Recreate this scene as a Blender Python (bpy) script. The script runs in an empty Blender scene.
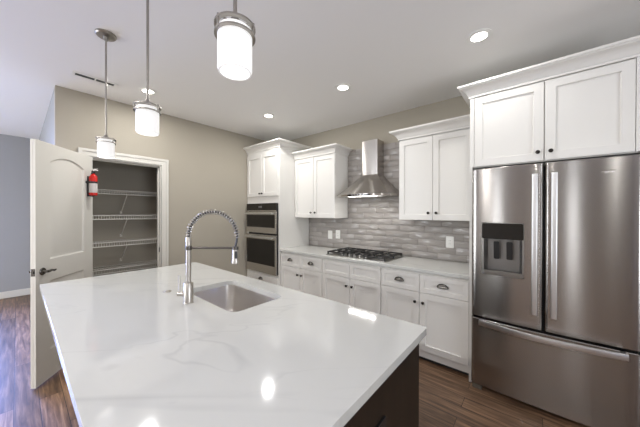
import bpy, bmesh, math, random
from mathutils import Vector, Matrix
random.seed(7)
PI = math.pi
scene = bpy.context.scene
COL = scene.collection
H = 2.736                      # ceiling height

# ------------------------------------------------------------------ camera
def make_camera():
    cd = bpy.data.cameras.new('camera'); cam = bpy.data.objects.new('camera', cd); COL.objects.link(cam)
    f = 256.3
    cd.sensor_width = 36; cd.sensor_fit = 'HORIZONTAL'; cd.lens = 36*f/640
    cd.clip_start = 0.02; cd.clip_end = 100
    a = PI/4 - 0.0829; p = -0.0041; r = 0.0023
    F = Vector((-math.sin(a)*math.cos(p), math.cos(a)*math.cos(p), math.sin(p)))
    R = Vector((math.cos(a), math.sin(a), 0)); U = R.cross(F)
    c, s = math.cos(r), math.sin(r)
    R2 = c*R + s*U; U2 = -s*R + c*U
    m = Matrix((R2, U2, -F)).transposed().to_4x4()
    m.translation = Vector((3.7137, -3.1562, 1.4496))
    cam.matrix_world = m
    scene.camera = cam
make_camera()

# ------------------------------------------------------------------ world, daylight, exposure
vs = scene.view_settings
scene.display_settings.display_device = 'sRGB'
vs.view_transform = 'Standard'; vs.look = 'None'; vs.gamma = 1.0; vs.use_curve_mapping = False
vs.exposure = 0.28
w = bpy.data.worlds.new('sky'); scene.world = w; w.use_nodes = True
bg = w.node_tree.nodes['Background']
bg.inputs[0].default_value = (0.62, 0.78, 1.0, 1); bg.inputs[1].default_value = 1.2

def area(name, loc, direction, sx, sy, watts, color, shape='RECTANGLE', spread=180):
    l = bpy.data.lights.new(name, 'AREA'); l.shape = shape; l.size = sx; l.size_y = sy
    l.energy = watts; l.color = color; l.spread = math.radians(spread)
    o = bpy.data.objects.new(name, l); COL.objects.link(o); o.location = loc
    o.rotation_euler = Vector(direction).to_track_quat('-Z', 'Y').to_euler()
    return o
# daylight through out-of-view windows, placed as light sources (lamps just outside the glass)
DAY = (0.96, 0.98, 1.0)
ADDED_WINDOWS = ((-1.9, 1.5), (-0.2, 1.5), (2.15, 0.34), (4.75, 0.30))      # centre, width; added windows, the narrow two for streaks in the steel
for wx, ww in ADDED_WINDOWS:
    area('window_daylight', (wx, -7.2, 1.45), (0, 1, 0.25), ww, 1.9, 48*ww, DAY)
area('patio_daylight', (-3.3, -4.65, 1.2), (1, 0.1, -0.6), 2.0, 2.1, 235, (0.27, 0.40, 1.0), spread=110)
area('window_daylight', (6.75, -2.6, 1.5), (-1, 0, 0.9), 1.7, 1.8, 62, DAY)

# ------------------------------------------------------------------ helpers
class M:
    """collects shapes for ONE mesh"""
    def __init__(s): s.v = []; s.f = []; s.mi = []
    def add(s, vs_, fs, mi=0):
        b = len(s.v); s.v += [Vector(p) for p in vs_]
        for f in fs: s.f.append([b+i for i in f]); s.mi.append(mi)
        return s
    def box(s, x0, x1, y0, y1, z0, z1, mi=0):
        P = [(x0,y0,z0),(x1,y0,z0),(x1,y1,z0),(x0,y1,z0),(x0,y0,z1),(x1,y0,z1),(x1,y1,z1),(x0,y1,z1)]
        return s.add(P, [(0,3,2,1),(4,5,6,7),(0,1,5,4),(1,2,6,5),(2,3,7,6),(3,0,4,7)], mi)
    def tube(s, pts, r, seg=8, closed=False, mi=0, cap=True):
        pts = [Vector(p) for p in pts]; n = len(pts)
        rs = r if isinstance(r, (list, tuple)) else [r]*n
        up = None; rings = []
        for i in range(n):
            a = pts[(i-1) % n] if (closed or i > 0) else pts[i]
            b = pts[(i+1) % n] if (closed or i < n-1) else pts[i]
            t = (b-a).normalized()
            if up is None:
                up = t.orthogonal().normalized()
            up = (up - t*up.dot(t))
            up = up.normalized() if up.length > 1e-6 else t.orthogonal().normalized()
            q = t.cross(up)
            rings.append([pts[i] + (up*math.cos(2*PI*k/seg) + q*math.sin(2*PI*k/seg))*rs[i] for k in range(seg)])
        vv = [p for ring in rings for p in ring]; ff = []
        for i in range(n if closed else n-1):
            j = (i+1) % n
            for k in range(seg):
                l = (k+1) % seg
                ff.append((i*seg+k, i*seg+l, j*seg+l, j*seg+k))
        if cap and not closed:
            ff.append(tuple(range(seg))[::-1]); ff.append(tuple((n-1)*seg+k for k in range(seg)))
        return s.add(vv, ff, mi)
    def lathe(s, prof, c=(0,0,0), seg=24, axis='z', mi=0):
        """prof: (radius, height) list along the axis"""
        c = Vector(c); vv = []; ff = []
        def put(r, h, t):
            x, y = r*math.cos(t), r*math.sin(t)
            if axis == 'z': return c + Vector((x, y, h))
            if axis == '-y': return c + Vector((x, -h, y))
            if axis == 'x': return c + Vector((h, x, y))
            if axis == '-x': return c + Vector((-h, y, x))
        n = len(prof)
        for (r, h) in prof:
            vv += [put(max(r, 1e-5), h, 2*PI*k/seg) for k in range(seg)]
        for i in range(n-1):
            for k in range(seg):
                l = (k+1) % seg
                ff.append((i*seg+k, i*seg+l, (i+1)*seg+l, (i+1)*seg+k))
        ff.append(tuple(range(seg))[::-1]); ff.append(tuple((n-1)*seg+k for k in range(seg)))
        return s.add(vv, ff, mi)
    def plate(s, outer, holes, place, t0, t1, mi=0):
        """flat polygon with holes, between depths t0 and t1; place(u, v, t) -> point"""
        bm = bmesh.new(); loops = [outer] + list(holes); es = []
        for lp in loops:
            vv = [bm.verts.new((u, v, 0)) for u, v in lp]
            es += [bm.edges.new((vv[i], vv[(i+1) % len(vv)])) for i in range(len(vv))]
        bmesh.ops.triangle_fill(bm, use_beauty=True, use_dissolve=False, edges=es)
        bm.verts.index_update()
        uv = [(v.co.x, v.co.y) for v in bm.verts]
        tri = [[v.index for v in f.verts] for f in bm.faces]
        bm.free()
        for t, fl in ((t0, False), (t1, True)):
            s.add([place(u, v, t) for u, v in uv], [f[::-1] if fl else f for f in tri], mi)
        for lp in loops:
            n = len(lp)
            s.add([place(u, v, t0) for u, v in lp] + [place(u, v, t1) for u, v in lp],
                  [(i, (i+1) % n, n+(i+1) % n, n+i) for i in range(n)], mi)
        return s
    def loft(s, loops, mi=0, cap0=True, cap1=True, closed=True):
        n = len(loops[0]); vv = [p for lp in loops for p in lp]; ff = []
        for i in range(len(loops)-1):
            for k in range(n if closed else n-1):
                l = (k+1) % n
                ff.append((i*n+k, i*n+l, (i+1)*n+l, (i+1)*n+k))
        if cap0: ff.append(tuple(range(n))[::-1])
        if cap1: ff.append(tuple((len(loops)-1)*n+k for k in range(n)))
        return s.add(vv, ff, mi)
    def xf(s, m):
        s.v = [m @ p for p in s.v]; return s

def rrect(x0, x1, y0, y1, r, n=5):
    P = []
    for cx, cy, a0 in ((x1-r, y0+r, -PI/2), (x1-r, y1-r, 0), (x0+r, y1-r, PI/2), (x0+r, y0+r, PI)):
        for k in range(n+1):
            a = a0 + PI/2*k/n; P.append((cx+r*math.cos(a), cy+r*math.sin(a)))
    return P

def tag(o, label=None, cat=None, group=None, kind=None):
    if label: o['label'] = label
    if cat: o['category'] = cat
    if group: o['group'] = group
    if kind: o['kind'] = kind
    return o

WORLDLOC = {}
def build(name, m, mat, parent=None, at=None, bevel=0, smooth=35, weld=False):
    """links the collected shapes as one mesh object; shapes are in world coordinates"""
    base = Vector(at) if at is not None else (WORLDLOC[parent.name].copy() if parent is not None else None)
    if base is None:
        xs = [p.x for p in m.v]; ys = [p.y for p in m.v]; zs = [p.z for p in m.v]
        base = Vector(((min(xs)+max(xs))/2, (min(ys)+max(ys))/2, min(zs)))
    me = bpy.data.meshes.new(name)
    me.from_pydata([p - base for p in m.v], [], m.f)
    mats = mat if isinstance(mat, (list, tuple)) else [mat]
    for k in mats: me.materials.append(k)
    me.polygons.foreach_set('material_index', m.mi)
    bm = bmesh.new(); bm.from_mesh(me)
    bmesh.ops.remove_doubles(bm, verts=bm.verts, dist=1e-5)
    bmesh.ops.recalc_face_normals(bm, faces=bm.faces)
    bm.to_mesh(me); bm.free()
    me.polygons.foreach_set('use_smooth', [True]*len(me.polygons))
    me.set_sharp_from_angle(angle=math.radians(smooth))
    o = bpy.data.objects.new(name, me); COL.objects.link(o)
    if parent is not None:
        o.parent = parent; o.location = base - WORLDLOC[parent.name]
    else:
        o.location = base
    WORLDLOC[o.name] = base
    if bevel:
        b = o.modifiers.new('edge', 'BEVEL'); b.width = bevel; b.segments = 2; b.limit_method = 'ANGLE'
        b.angle_limit = math.radians(40); b.harden_normals = False
    return o

def thing(name, loc, label, cat, group=None, kind=None):
    o = bpy.data.objects.new(name, None); COL.objects.link(o); o.location = loc
    o.empty_display_size = 0.1
    WORLDLOC[o.name] = Vector(loc)
    return tag(o, label, cat, group, kind)

def structure(name, m, mat, parent=None, **k):
    return tag(build(name, m, mat, parent, **k), kind='structure' if parent is None else None)

def copy_tree(o, parent=None, shift=None):
    c = o.copy(); COL.objects.link(c); c.parent = parent
    if shift is not None: c.location = Vector(o.location) + Vector(shift)
    for ch in [x for x in scene.objects if x.parent == o]: copy_tree(ch, c)
    return c

# ------------------------------------------------------------------ materials
def new_mat(name):
    m = bpy.data.materials.new(name); m.use_nodes = True
    nt = m.node_tree; b = nt.nodes['Principled BSDF']
    return m, nt, b
def srgb(r, g, b):
    f = lambda c: (c/255/12.92) if c/255 <= 0.04045 else ((c/255+0.055)/1.055)**2.4
    return (f(r), f(g), f(b), 1)
def paint(name, col, rough=0.5, noise=0.02, bump=0.0, scale=60, spec=0.5):
    m, nt, b = new_mat(name); N = nt.nodes; L = nt.links
    b.inputs['Roughness'].default_value = rough; b.inputs['Specular IOR Level'].default_value = spec
    tc = N.new('ShaderNodeTexCoord'); nz = N.new('ShaderNodeTexNoise'); nz.inputs['Scale'].default_value = scale
    nz.inputs['Detail'].default_value = 3
    L.new(tc.outputs['Object'], nz.inputs['Vector'])
    mx = N.new('ShaderNodeMix'); mx.data_type = 'RGBA'
    mx.inputs['A'].default_value = tuple(c*(1-noise) for c in col[:3])+(1,)
    mx.inputs['B'].default_value = tuple(min(1, c*(1+noise)) for c in col[:3])+(1,)
    L.new(nz.outputs['Fac'], mx.inputs['Factor']); L.new(mx.outputs['Result'], b.inputs['Base Color'])
    if bump:
        bp = N.new('ShaderNodeBump'); bp.inputs['Strength'].default_value = bump; bp.inputs['Distance'].default_value = 0.002
        L.new(nz.outputs['Fac'], bp.inputs['Height']); L.new(bp.outputs['Normal'], b.inputs['Normal'])
    return m
def metal(name, col, rough=0.3, aniso=0.0, brush=None):
    m, nt, b = new_mat(name); N = nt.nodes; L = nt.links
    b.inputs['Metallic'].default_value = 1; b.inputs['Roughness'].default_value = rough
    b.inputs['Base Color'].default_value = col
    if aniso:
        b.inputs['Anisotropic'].default_value = aniso
        tg = N.new('ShaderNodeTangent'); tg.direction_type = 'RADIAL'; tg.axis = 'Z'
        L.new(tg.outputs[0], b.inputs['Tangent']); b.inputs['Anisotropic Rotation'].default_value = 0.25
    if brush:
        tc = N.new('ShaderNodeTexCoord'); mp = N.new('ShaderNodeMapping'); mp.inputs['Scale'].default_value = brush
        nz = N.new('ShaderNodeTexNoise'); nz.inputs['Scale'].default_value = 1; nz.inputs['Detail'].default_value = 2
        L.new(tc.outputs['Object'], mp.inputs[0]); L.new(mp.outputs[0], nz.inputs['Vector'])
        mr = N.new('ShaderNodeMapRange'); mr.inputs['To Min'].default_value = rough*0.85; mr.inputs['To Max'].default_value = rough*1.15
        L.new(nz.outputs['Fac'], mr.inputs['Value']); L.new(mr.outputs[0], b.inputs['Roughness'])
    return m
def emit(name, col, strength):
    m, nt, b = new_mat(name)
    b.inputs['Base Color'].default_value = (0.8, 0.8, 0.8, 1)
    b.inputs['Emission Color'].default_value = col; b.inputs['Emission Strength'].default_value = strength
    return m

white_cab = paint('cabinet_white_paint', srgb(229, 227, 222), 0.38, 0.01)
beige = paint('beige_wall_paint', srgb(171, 164, 150), 0.75, 0.02, 0.15, 150)
gray_wall = paint('gray_wall_paint', srgb(160, 161, 163), 0.75, 0.02, 0.15, 150)
ceil_paint = paint('ceiling_paint', srgb(241, 240, 238), 0.85, 0.02, 0.3, 220)
trim_white = paint('trim_white_paint', srgb(216, 213, 205), 0.4, 0.01)
steel = metal('brushed_steel', (0.40, 0.38, 0.36, 1), 0.22, 0.95)
steel_plain = metal('satin_steel', (0.62, 0.60, 0.57, 1), 0.26)
steel_bright = metal('bright_steel', (0.74, 0.74, 0.74, 1), 0.33)
bezel_steel = metal('bezel_steel', (0.34, 0.33, 0.31, 1), 0.3)
nickel = metal('satin_nickel', (0.50, 0.47, 0.43, 1), 0.36)
chrome = metal('polished_chrome', (0.85, 0.85, 0.85, 1), 0.08)
pewter = metal('dark_pewter', (0.17, 0.16, 0.145, 1), 0.26)
bronze = metal('oil_rubbed_bronze', (0.045, 0.04, 0.035, 1), 0.35)
black_iron = paint('black_cast_iron', (0.012, 0.012, 0.012, 1), 0.5, 0.1, 0.3, 300)
black_plastic = paint('black_plastic', (0.015, 0.015, 0.016, 1), 0.35, 0.05)
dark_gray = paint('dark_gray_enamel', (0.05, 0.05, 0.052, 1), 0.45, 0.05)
black_glass = paint('black_oven_glass', (0.012, 0.010, 0.008, 1), 0.06, 0.02)
white_plastic = paint('white_plastic', srgb(240, 240, 236), 0.35, 0.01)
wire_white = paint('white_vinyl_wire', srgb(235, 232, 224), 0.4, 0.01)
red_enamel = paint('red_enamel', srgb(205, 28, 20), 0.25, 0.03)
label_paper = paint('paper_label', srgb(206, 200, 196), 0.5, 0.08, 0, 90)
pendant_metal = metal('pendant_nickel', (0.36, 0.34, 0.31, 1), 0.33)
shade_glow = emit('opal_glass_lit', (1.0, 0.98, 0.95, 1), 0.36)
lens_glow = emit('downlight_lens', (1.0, 0.95, 0.88, 1), 9.0)
hood_glow = emit('hood_lamp_lens', (1.0, 0.96, 0.90, 1), 5.0)
vent_gray = paint('vent_grey', (0.16, 0.16, 0.155, 1), 0.6)
gray_display = paint('grey_display_print', (0.10, 0.10, 0.10, 1), 0.3)

def espresso_mat():
    m, nt, b = new_mat('espresso_wood'); N = nt.nodes; L = nt.links
    tc = N.new('ShaderNodeTexCoord'); mp = N.new('ShaderNodeMapping'); mp.inputs['Scale'].default_value = (30, 30, 2)
    nz = N.new('ShaderNodeTexNoise'); nz.inputs['Scale'].default_value = 1.5; nz.inputs['Detail'].default_value = 6
    L.new(tc.outputs['Object'], mp.inputs[0]); L.new(mp.outputs[0], nz.inputs['Vector'])
    cr = N.new('ShaderNodeValToRGB')
    cr.color_ramp.elements[0].position = 0.35; cr.color_ramp.elements[0].color = (0.008, 0.006, 0.0045, 1)
    cr.color_ramp.elements[1].position = 0.7; cr.color_ramp.elements[1].color = (0.018, 0.012, 0.008, 1)
    L.new(nz.outputs['Fac'], cr.inputs[0]); L.new(cr.outputs[0], b.inputs['Base Color'])
    b.inputs['Roughness'].default_value = 0.38
    return m
espresso = espresso_mat()

def floor_mat():
    m, nt, b = new_mat('dark_oak_planks'); N = nt.nodes; L = nt.links
    tc = N.new('ShaderNodeTexCoord')
    br = N.new('ShaderNodeTexBrick'); br.offset = 0.37; br.squash = 1
    br.inputs['Scale'].default_value = 1; br.inputs['Brick Width'].default_value = 1.25; br.inputs['Row Height'].default_value = 0.127
    br.inputs['Mortar Size'].default_value = 0.0018; br.inputs['Mortar Smooth'].default_value = 0.2; br.inputs['Bias'].default_value = 0
    br.inputs['Color1'].default_value = (0, 0, 0, 1); br.inputs['Color2'].default_value = (1, 1, 1, 1); br.inputs['Mortar'].default_value = (0, 0, 0, 1)
    L.new(tc.outputs['Object'], br.inputs['Vector'])
    mp = N.new('ShaderNodeMapping'); mp.inputs['Scale'].default_value = (1.6, 22, 1)
    L.new(tc.outputs['Object'], mp.inputs[0])
    # every plank gets its own grain: shift by the plank's random grey
    ad = N.new('ShaderNodeVectorMath'); ad.operation = 'MULTIPLY_ADD'; ad.inputs[1].default_value = (7, 13, 0)
    L.new(br.outputs['Color'], ad.inputs[0]); L.new(mp.outputs[0], ad.inputs[2])
    nz = N.new('ShaderNodeTexNoise'); nz.inputs['Scale'].default_value = 1.6; nz.inputs['Detail'].default_value = 8; nz.inputs['Roughness'].default_value = 0.62
    nz.inputs['Distortion'].default_value = 0.6
    L.new(ad.outputs[0], nz.inputs['Vector'])
    cr = N.new('ShaderNodeValToRGB'); e = cr.color_ramp.elements
    e[0].position = 0.3; e[0].color = srgb(66, 50, 39); e[1].position = 0.72; e[1].color = srgb(158, 126, 98)
    k = e.new(0.5); k.color = srgb(112, 86, 66)
    L.new(nz.outputs['Fac'], cr.inputs[0])
    hs = N.new('ShaderNodeHueSaturation')
    mr = N.new('ShaderNodeMapRange'); mr.inputs['To Min'].default_value = 0.72; mr.inputs['To Max'].default_value = 1.35
    L.new(br.outputs['Color'], mr.inputs['Value']); L.new(mr.outputs[0], hs.inputs['Value']); L.new(cr.outputs[0], hs.inputs['Color'])
    mx = N.new('ShaderNodeMix'); mx.data_type = 'RGBA'; mx.inputs['B'].default_value = (0.012, 0.008, 0.006, 1)
    L.new(br.outputs['Fac'], mx.inputs['Factor']); L.new(hs.outputs[0], mx.inputs['A'])
    L.new(mx.outputs['Result'], b.inputs['Base Color'])
    mr2 = N.new('ShaderNodeMapRange'); mr2.inputs['To Min'].default_value = 0.30; mr2.inputs['To Max'].default_value = 0.5
    L.new(nz.outputs['Fac'], mr2.inputs['Value']); L.new(mr2.outputs[0], b.inputs['Roughness'])
    bp = N.new('ShaderNodeBump'); bp.inputs['Strength'].default_value = 0.25; bp.inputs['Distance'].default_value = 0.002
    sb = N.new('ShaderNodeMath'); sb.operation = 'SUBTRACT'
    L.new(nz.outputs['Fac'], sb.inputs[0]); L.new(br.outputs['Fac'], sb.inputs[1])
    L.new(sb.outputs[0], bp.inputs['Height']); L.new(bp.outputs['Normal'], b.inputs['Normal'])
    return m
floor_wood = floor_mat()

def quartz_mat():
    m, nt, b = new_mat('veined_white_quartz'); N = nt.nodes; L = nt.links
    tc = N.new('ShaderNodeTexCoord')
    def vein(scale, seed, width):
        mp = N.new('ShaderNodeMapping'); mp.vector_type = 'TEXTURE'; mp.inputs['Location'].default_value = seed; mp.inputs['Rotation'].default_value = (0, 0, 0.75)
        mp.inputs['Scale'].default_value = (2.4, 0.8, 1)
        nz = N.new('ShaderNodeTexNoise'); nz.inputs['Scale'].default_value = scale; nz.inputs['Detail'].default_value = 3.5; nz.inputs['Roughness'].default_value = 0.5
        nz.inputs['Distortion'].default_value = 0.5
        L.new(tc.outputs['Object'], mp.inputs[0]); L.new(mp.outputs[0], nz.inputs['Vector'])
        sb = N.new('ShaderNodeMath'); sb.operation = 'SUBTRACT'; sb.inputs[1].default_value = 0.5
        ab = N.new('ShaderNodeMath'); ab.operation = 'ABSOLUTE'
        mr = N.new('ShaderNodeMapRange'); mr.inputs['From Max'].default_value = width; mr.inputs['To Min'].default_value = 1; mr.inputs['To Max'].default_value = 0
        L.new(nz.outputs['Fac'], sb.inputs[0]); L.new(sb.outputs[0], ab.inputs[0]); L.new(ab.outputs[0], mr.inputs['Value'])
        return mr
    va = vein(1.15, (3.1, 1.7, 0), 0.012); vb = vein(2.1, (8.4, 5.2, 0), 0.010)
    cr = N.new('ShaderNodeMath'); cr.operation = 'MAXIMUM'
    L.new(va.outputs[0], cr.inputs[0]); L.new(vb.outputs[0], cr.inputs[1])
    n2 = N.new('ShaderNodeTexNoise'); n2.inputs['Scale'].default_value = 2.2; n2.inputs['Detail'].default_value = 2
    L.new(tc.outputs['Object'], n2.inputs['Vector'])
    mr = N.new('ShaderNodeMapRange'); mr.inputs['From Min'].default_value = 0.36; mr.inputs['From Max'].default_value = 0.62
    L.new(n2.outputs['Fac'], mr.inputs['Value'])
    mu = N.new('ShaderNodeMath'); mu.operation = 'MULTIPLY'
    L.new(cr.outputs[0], mu.inputs[0]); L.new(mr.outputs[0], mu.inputs[1])
    mu2 = N.new('ShaderNodeMath'); mu2.operation = 'MULTIPLY'; mu2.inputs[1].default_value = 0.26
    L.new(mu.outputs[0], mu2.inputs[0])
    mx = N.new('ShaderNodeMix'); mx.data_type = 'RGBA'
    mx.inputs['A'].default_value = srgb(203, 203, 199); mx.inputs['B'].default_value = srgb(150, 150, 152)
    L.new(mu2.outputs[0], mx.inputs['Factor']); L.new(mx.outputs['Result'], b.inputs['Base Color'])
    b.inputs['Roughness'].default_value = 0.075
    return m
quartz = quartz_mat()

def tile_mat():
    m, nt, b = new_mat('glazed_grey_tile'); N = nt.nodes; L = nt.links
    ge = N.new('ShaderNodeNewGeometry'); tc = N.new('ShaderNodeTexCoord')
    cr = N.new('ShaderNodeValToRGB'); e = cr.color_ramp.elements
    e[0].color = srgb(161, 156, 151); e[1].color = srgb(172, 167, 163)
    L.new(ge.outputs['Random Per Island'], cr.inputs[0])
    mp = N.new('ShaderNodeMapping'); mp.inputs['Scale'].default_value = (9, 9, 26)
    L.new(tc.outputs['Object'], mp.inputs[0])
    nz = N.new('ShaderNodeTexNoise'); nz.inputs['Scale'].default_value = 1; nz.inputs['Detail'].default_value = 2
    L.new(mp.outputs[0], nz.inputs['Vector'])
    mx = N.new('ShaderNodeMix'); mx.data_type = 'RGBA'; mx.blend_type = 'MULTIPLY'; mx.inputs['Factor'].default_value = 0.35
    L.new(cr.outputs[0], mx.inputs['A']); L.new(nz.outputs['Color'], mx.inputs['B'])
    mx.inputs['Factor'].default_value = 0.0
    L.new(mx.outputs['Result'], b.inputs['Base Color'])
    b.inputs['Roughness'].default_value = 0.10
    bp = N.new('ShaderNodeBump'); bp.inputs['Strength'].default_value = 0.8; bp.inputs['Distance'].default_value = 0.013
    L.new(nz.outputs['Fac'], bp.inputs['Height']); L.new(bp.outputs['Normal'], b.inputs['Normal'])
    return m
tile = tile_mat()
grout = paint('grey_grout', srgb(146, 142, 137), 0.9)

def glass_mat():
    m, nt, b = new_mat('window_glass'); N = nt.nodes; L = nt.links
    tr = N.new('ShaderNodeBsdfTransparent'); gl = N.new('ShaderNodeBsdfGlossy'); gl.inputs['Roughness'].default_value = 0.02
    fr = N.new('ShaderNodeFresnel'); fr.inputs[0].default_value = 1.45; ms = N.new('ShaderNodeMixShader')
    L.new(fr.outputs[0], ms.inputs[0]); L.new(tr.outputs[0], ms.inputs[1]); L.new(gl.outputs[0], ms.inputs[2])
    L.new(ms.outputs[0], N['Material Output'].inputs[0])
    return m
pane_glass = glass_mat()

# ------------------------------------------------------------------ room shell
XL, XR, YF, YB = -3.07, 6.5, -7.0, 0.0         # hall wall, right wall, wall behind the camera, kitchen wall
WX = -0.022                                    # face of the pantry wall
YP = -2.906                                    # end of the pantry block
TH = 0.14
structure('floor', M().box(XL-TH, XR+TH, YF-TH, YB+TH, -0.12, 0), floor_wood, at=(0, 0, 0))
structure('ceiling', M().box(XL-TH, XR+TH, YF-TH, YB+TH, H, H+0.12), ceil_paint, at=(0, 0, H))
structure('wall_back', M().box(WX, XR, YB, YB+TH, 0, H), beige)
# pantry wall with its door opening
OY0, OY1, OZ = -2.655, -1.945, 2.055
px = lambda u, v, t: (t, u, v)
structure('wall_left', M().plate([(YP, 0), (OY0, 0), (OY0, OZ), (OY1, OZ), (OY1, 0), (YB, 0), (YB, H), (YP, H)], [], px, WX, WX-0.095), beige)
structure('wall_hall', M().box(XL, WX-0.095, YP, YP+0.12, 0, H), gray_wall)
structure('wall_pantry_back', M().box(-0.87, -0.75, YP+0.12, YB, 0, H), beige)
structure('wall_pantry_side', M().box(-0.75, WX-0.095, -1.30, -1.18, 0, H), beige)
# far hall wall with patio door opening, wall behind the camera with added windows, right wall with one unseen window
structure('wall_far', M().plate([(YF, 0), (YP+0.12, 0), (YP+0.12, H), (YF, H)], [[(-5.65, 0.12), (-3.65, 0.12), (-3.65, 2.25), (-5.65, 2.25)]], px, XL, XL-TH), gray_wall)
py = lambda u, v, t: (u, t, v)
WIN = [(wx-ww/2, wx+ww/2, 0.5, 2.4) for wx, ww in ADDED_WINDOWS]
structure('wall_front', M().plate([(XL, 0), (XR, 0), (XR, H), (XL, H)], [[(a, c), (b, c), (b, d), (a, d)] for a, b, c, d in WIN], py, YF, YF-TH), beige)
structure('wall_right', M().plate([(YF, 0), (YB, 0), (YB, H), (YF, H)], [[(-3.45, 0.6), (-1.75, 0.6), (-1.75, 2.4), (-3.45, 2.4)]], px, XR, XR+TH), beige)

def window(n, place, u0, u1, v0, v1, mull=1):
    fm = M(); fw = 0.055
    fm.plate([(u0, v0), (u1, v0), (u1, v1), (u0, v1)], [[(u0+fw, v0+fw), (u1-fw, v0+fw), (u1-fw, v1-fw), (u0+fw, v1-fw)]], place, 0.03, 0.10)
    c = (u0+u1)/2
    fm.plate([(c-0.03, v0+fw), (c+0.03, v0+fw), (c+0.03, v1-fw), (c-0.03, v1-fw)], [], place, 0.035, 0.095)
    o = structure('window_%d' % n, fm, trim_white)
    build('pane', M().plate([(u0+fw, v0+fw), (u1-fw, v0+fw), (u1-fw, v1-fw), (u0+fw, v1-fw)], [], place, 0.06, 0.066), pane_glass, o)
for i, (a, b_, c, d) in enumerate(WIN):
    window(i+1, lambda u, v, t: (u, YF-t, v), a, b_, c, d)  # unseen windows added as light sources
window(5, lambda u, v, t: (XL-t, u, v), -5.65, -3.65, 0.12, 2.25)
window(6, lambda u, v, t: (XR+t, u, v), -3.45, -1.75, 0.6, 2.4)  # out-of-view window put in to let light into the kitchen

# baseboards
def baseboard(name, x0, x1, y0, y1):
    structure(name, M().box(x0, x1, y0, y1, 0, 0.115), trim_white, bevel=0.006)
baseboard('baseboard_far', XL, XL+0.015, -3.62, YP)
baseboard('baseboard_hall', XL+0.015, WX, YP-0.015, YP)
baseboard('baseboard_left', WX, WX+0.015, -1.855, -0.66)
baseboard('baseboard_front', XL+0.015, XR, YF, YF+0.015)

# door casing (trim) and jamb
def casing():
    m = M(); y0, y1, z1 = OY0, OY1, OZ; wd = 0.082
    for (o_, i_, t) in ((0, wd, 0.014), (0, 0.03, 0.022), (wd-0.014, wd, 0.018)):
        a0, a1 = y0-wd+o_, y0-wd+i_; b0, b1 = y1+wd-i_, y1+wd-o_; za, zb = z1+wd-i_, z1+wd-o_
        m.plate([(a0, 0), (a1, 0), (a1, za), (b0, za), (b0, 0), (b1, 0), (b1, zb), (a0, zb)], [], px, WX, WX+t)
    o = structure('trim_1', m, trim_white, bevel=0.003)
    j = M()
    j.box(WX-0.10, WX+0.004, OY0, OY0+0.014, 0, OZ-0.014); j.box(WX-0.10, WX+0.004, OY1-0.014, OY1, 0, OZ-0.014); j.box(WX-0.10, WX+0.004, OY0, OY1, OZ-0.014, OZ)
    j.box(WX-0.075, WX-0.04, OY1-0.026, OY1-0.013, 0, OZ-0.014); j.box(WX-0.075, WX-0.04, OY0+0.013, OY1-0.013, OZ-0.026, OZ-0.013)
    build('door_jamb', j, trim_white, o)
    build('strike_plate', M().box(WX-0.03, WX-0.005, OY1-0.0165, OY1-0.0135, 0.93, 0.99).box(WX-0.022, WX-0.012, OY1-0.0175, OY1-0.0155, 0.945, 0.975), bronze, o)
casing()

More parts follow.
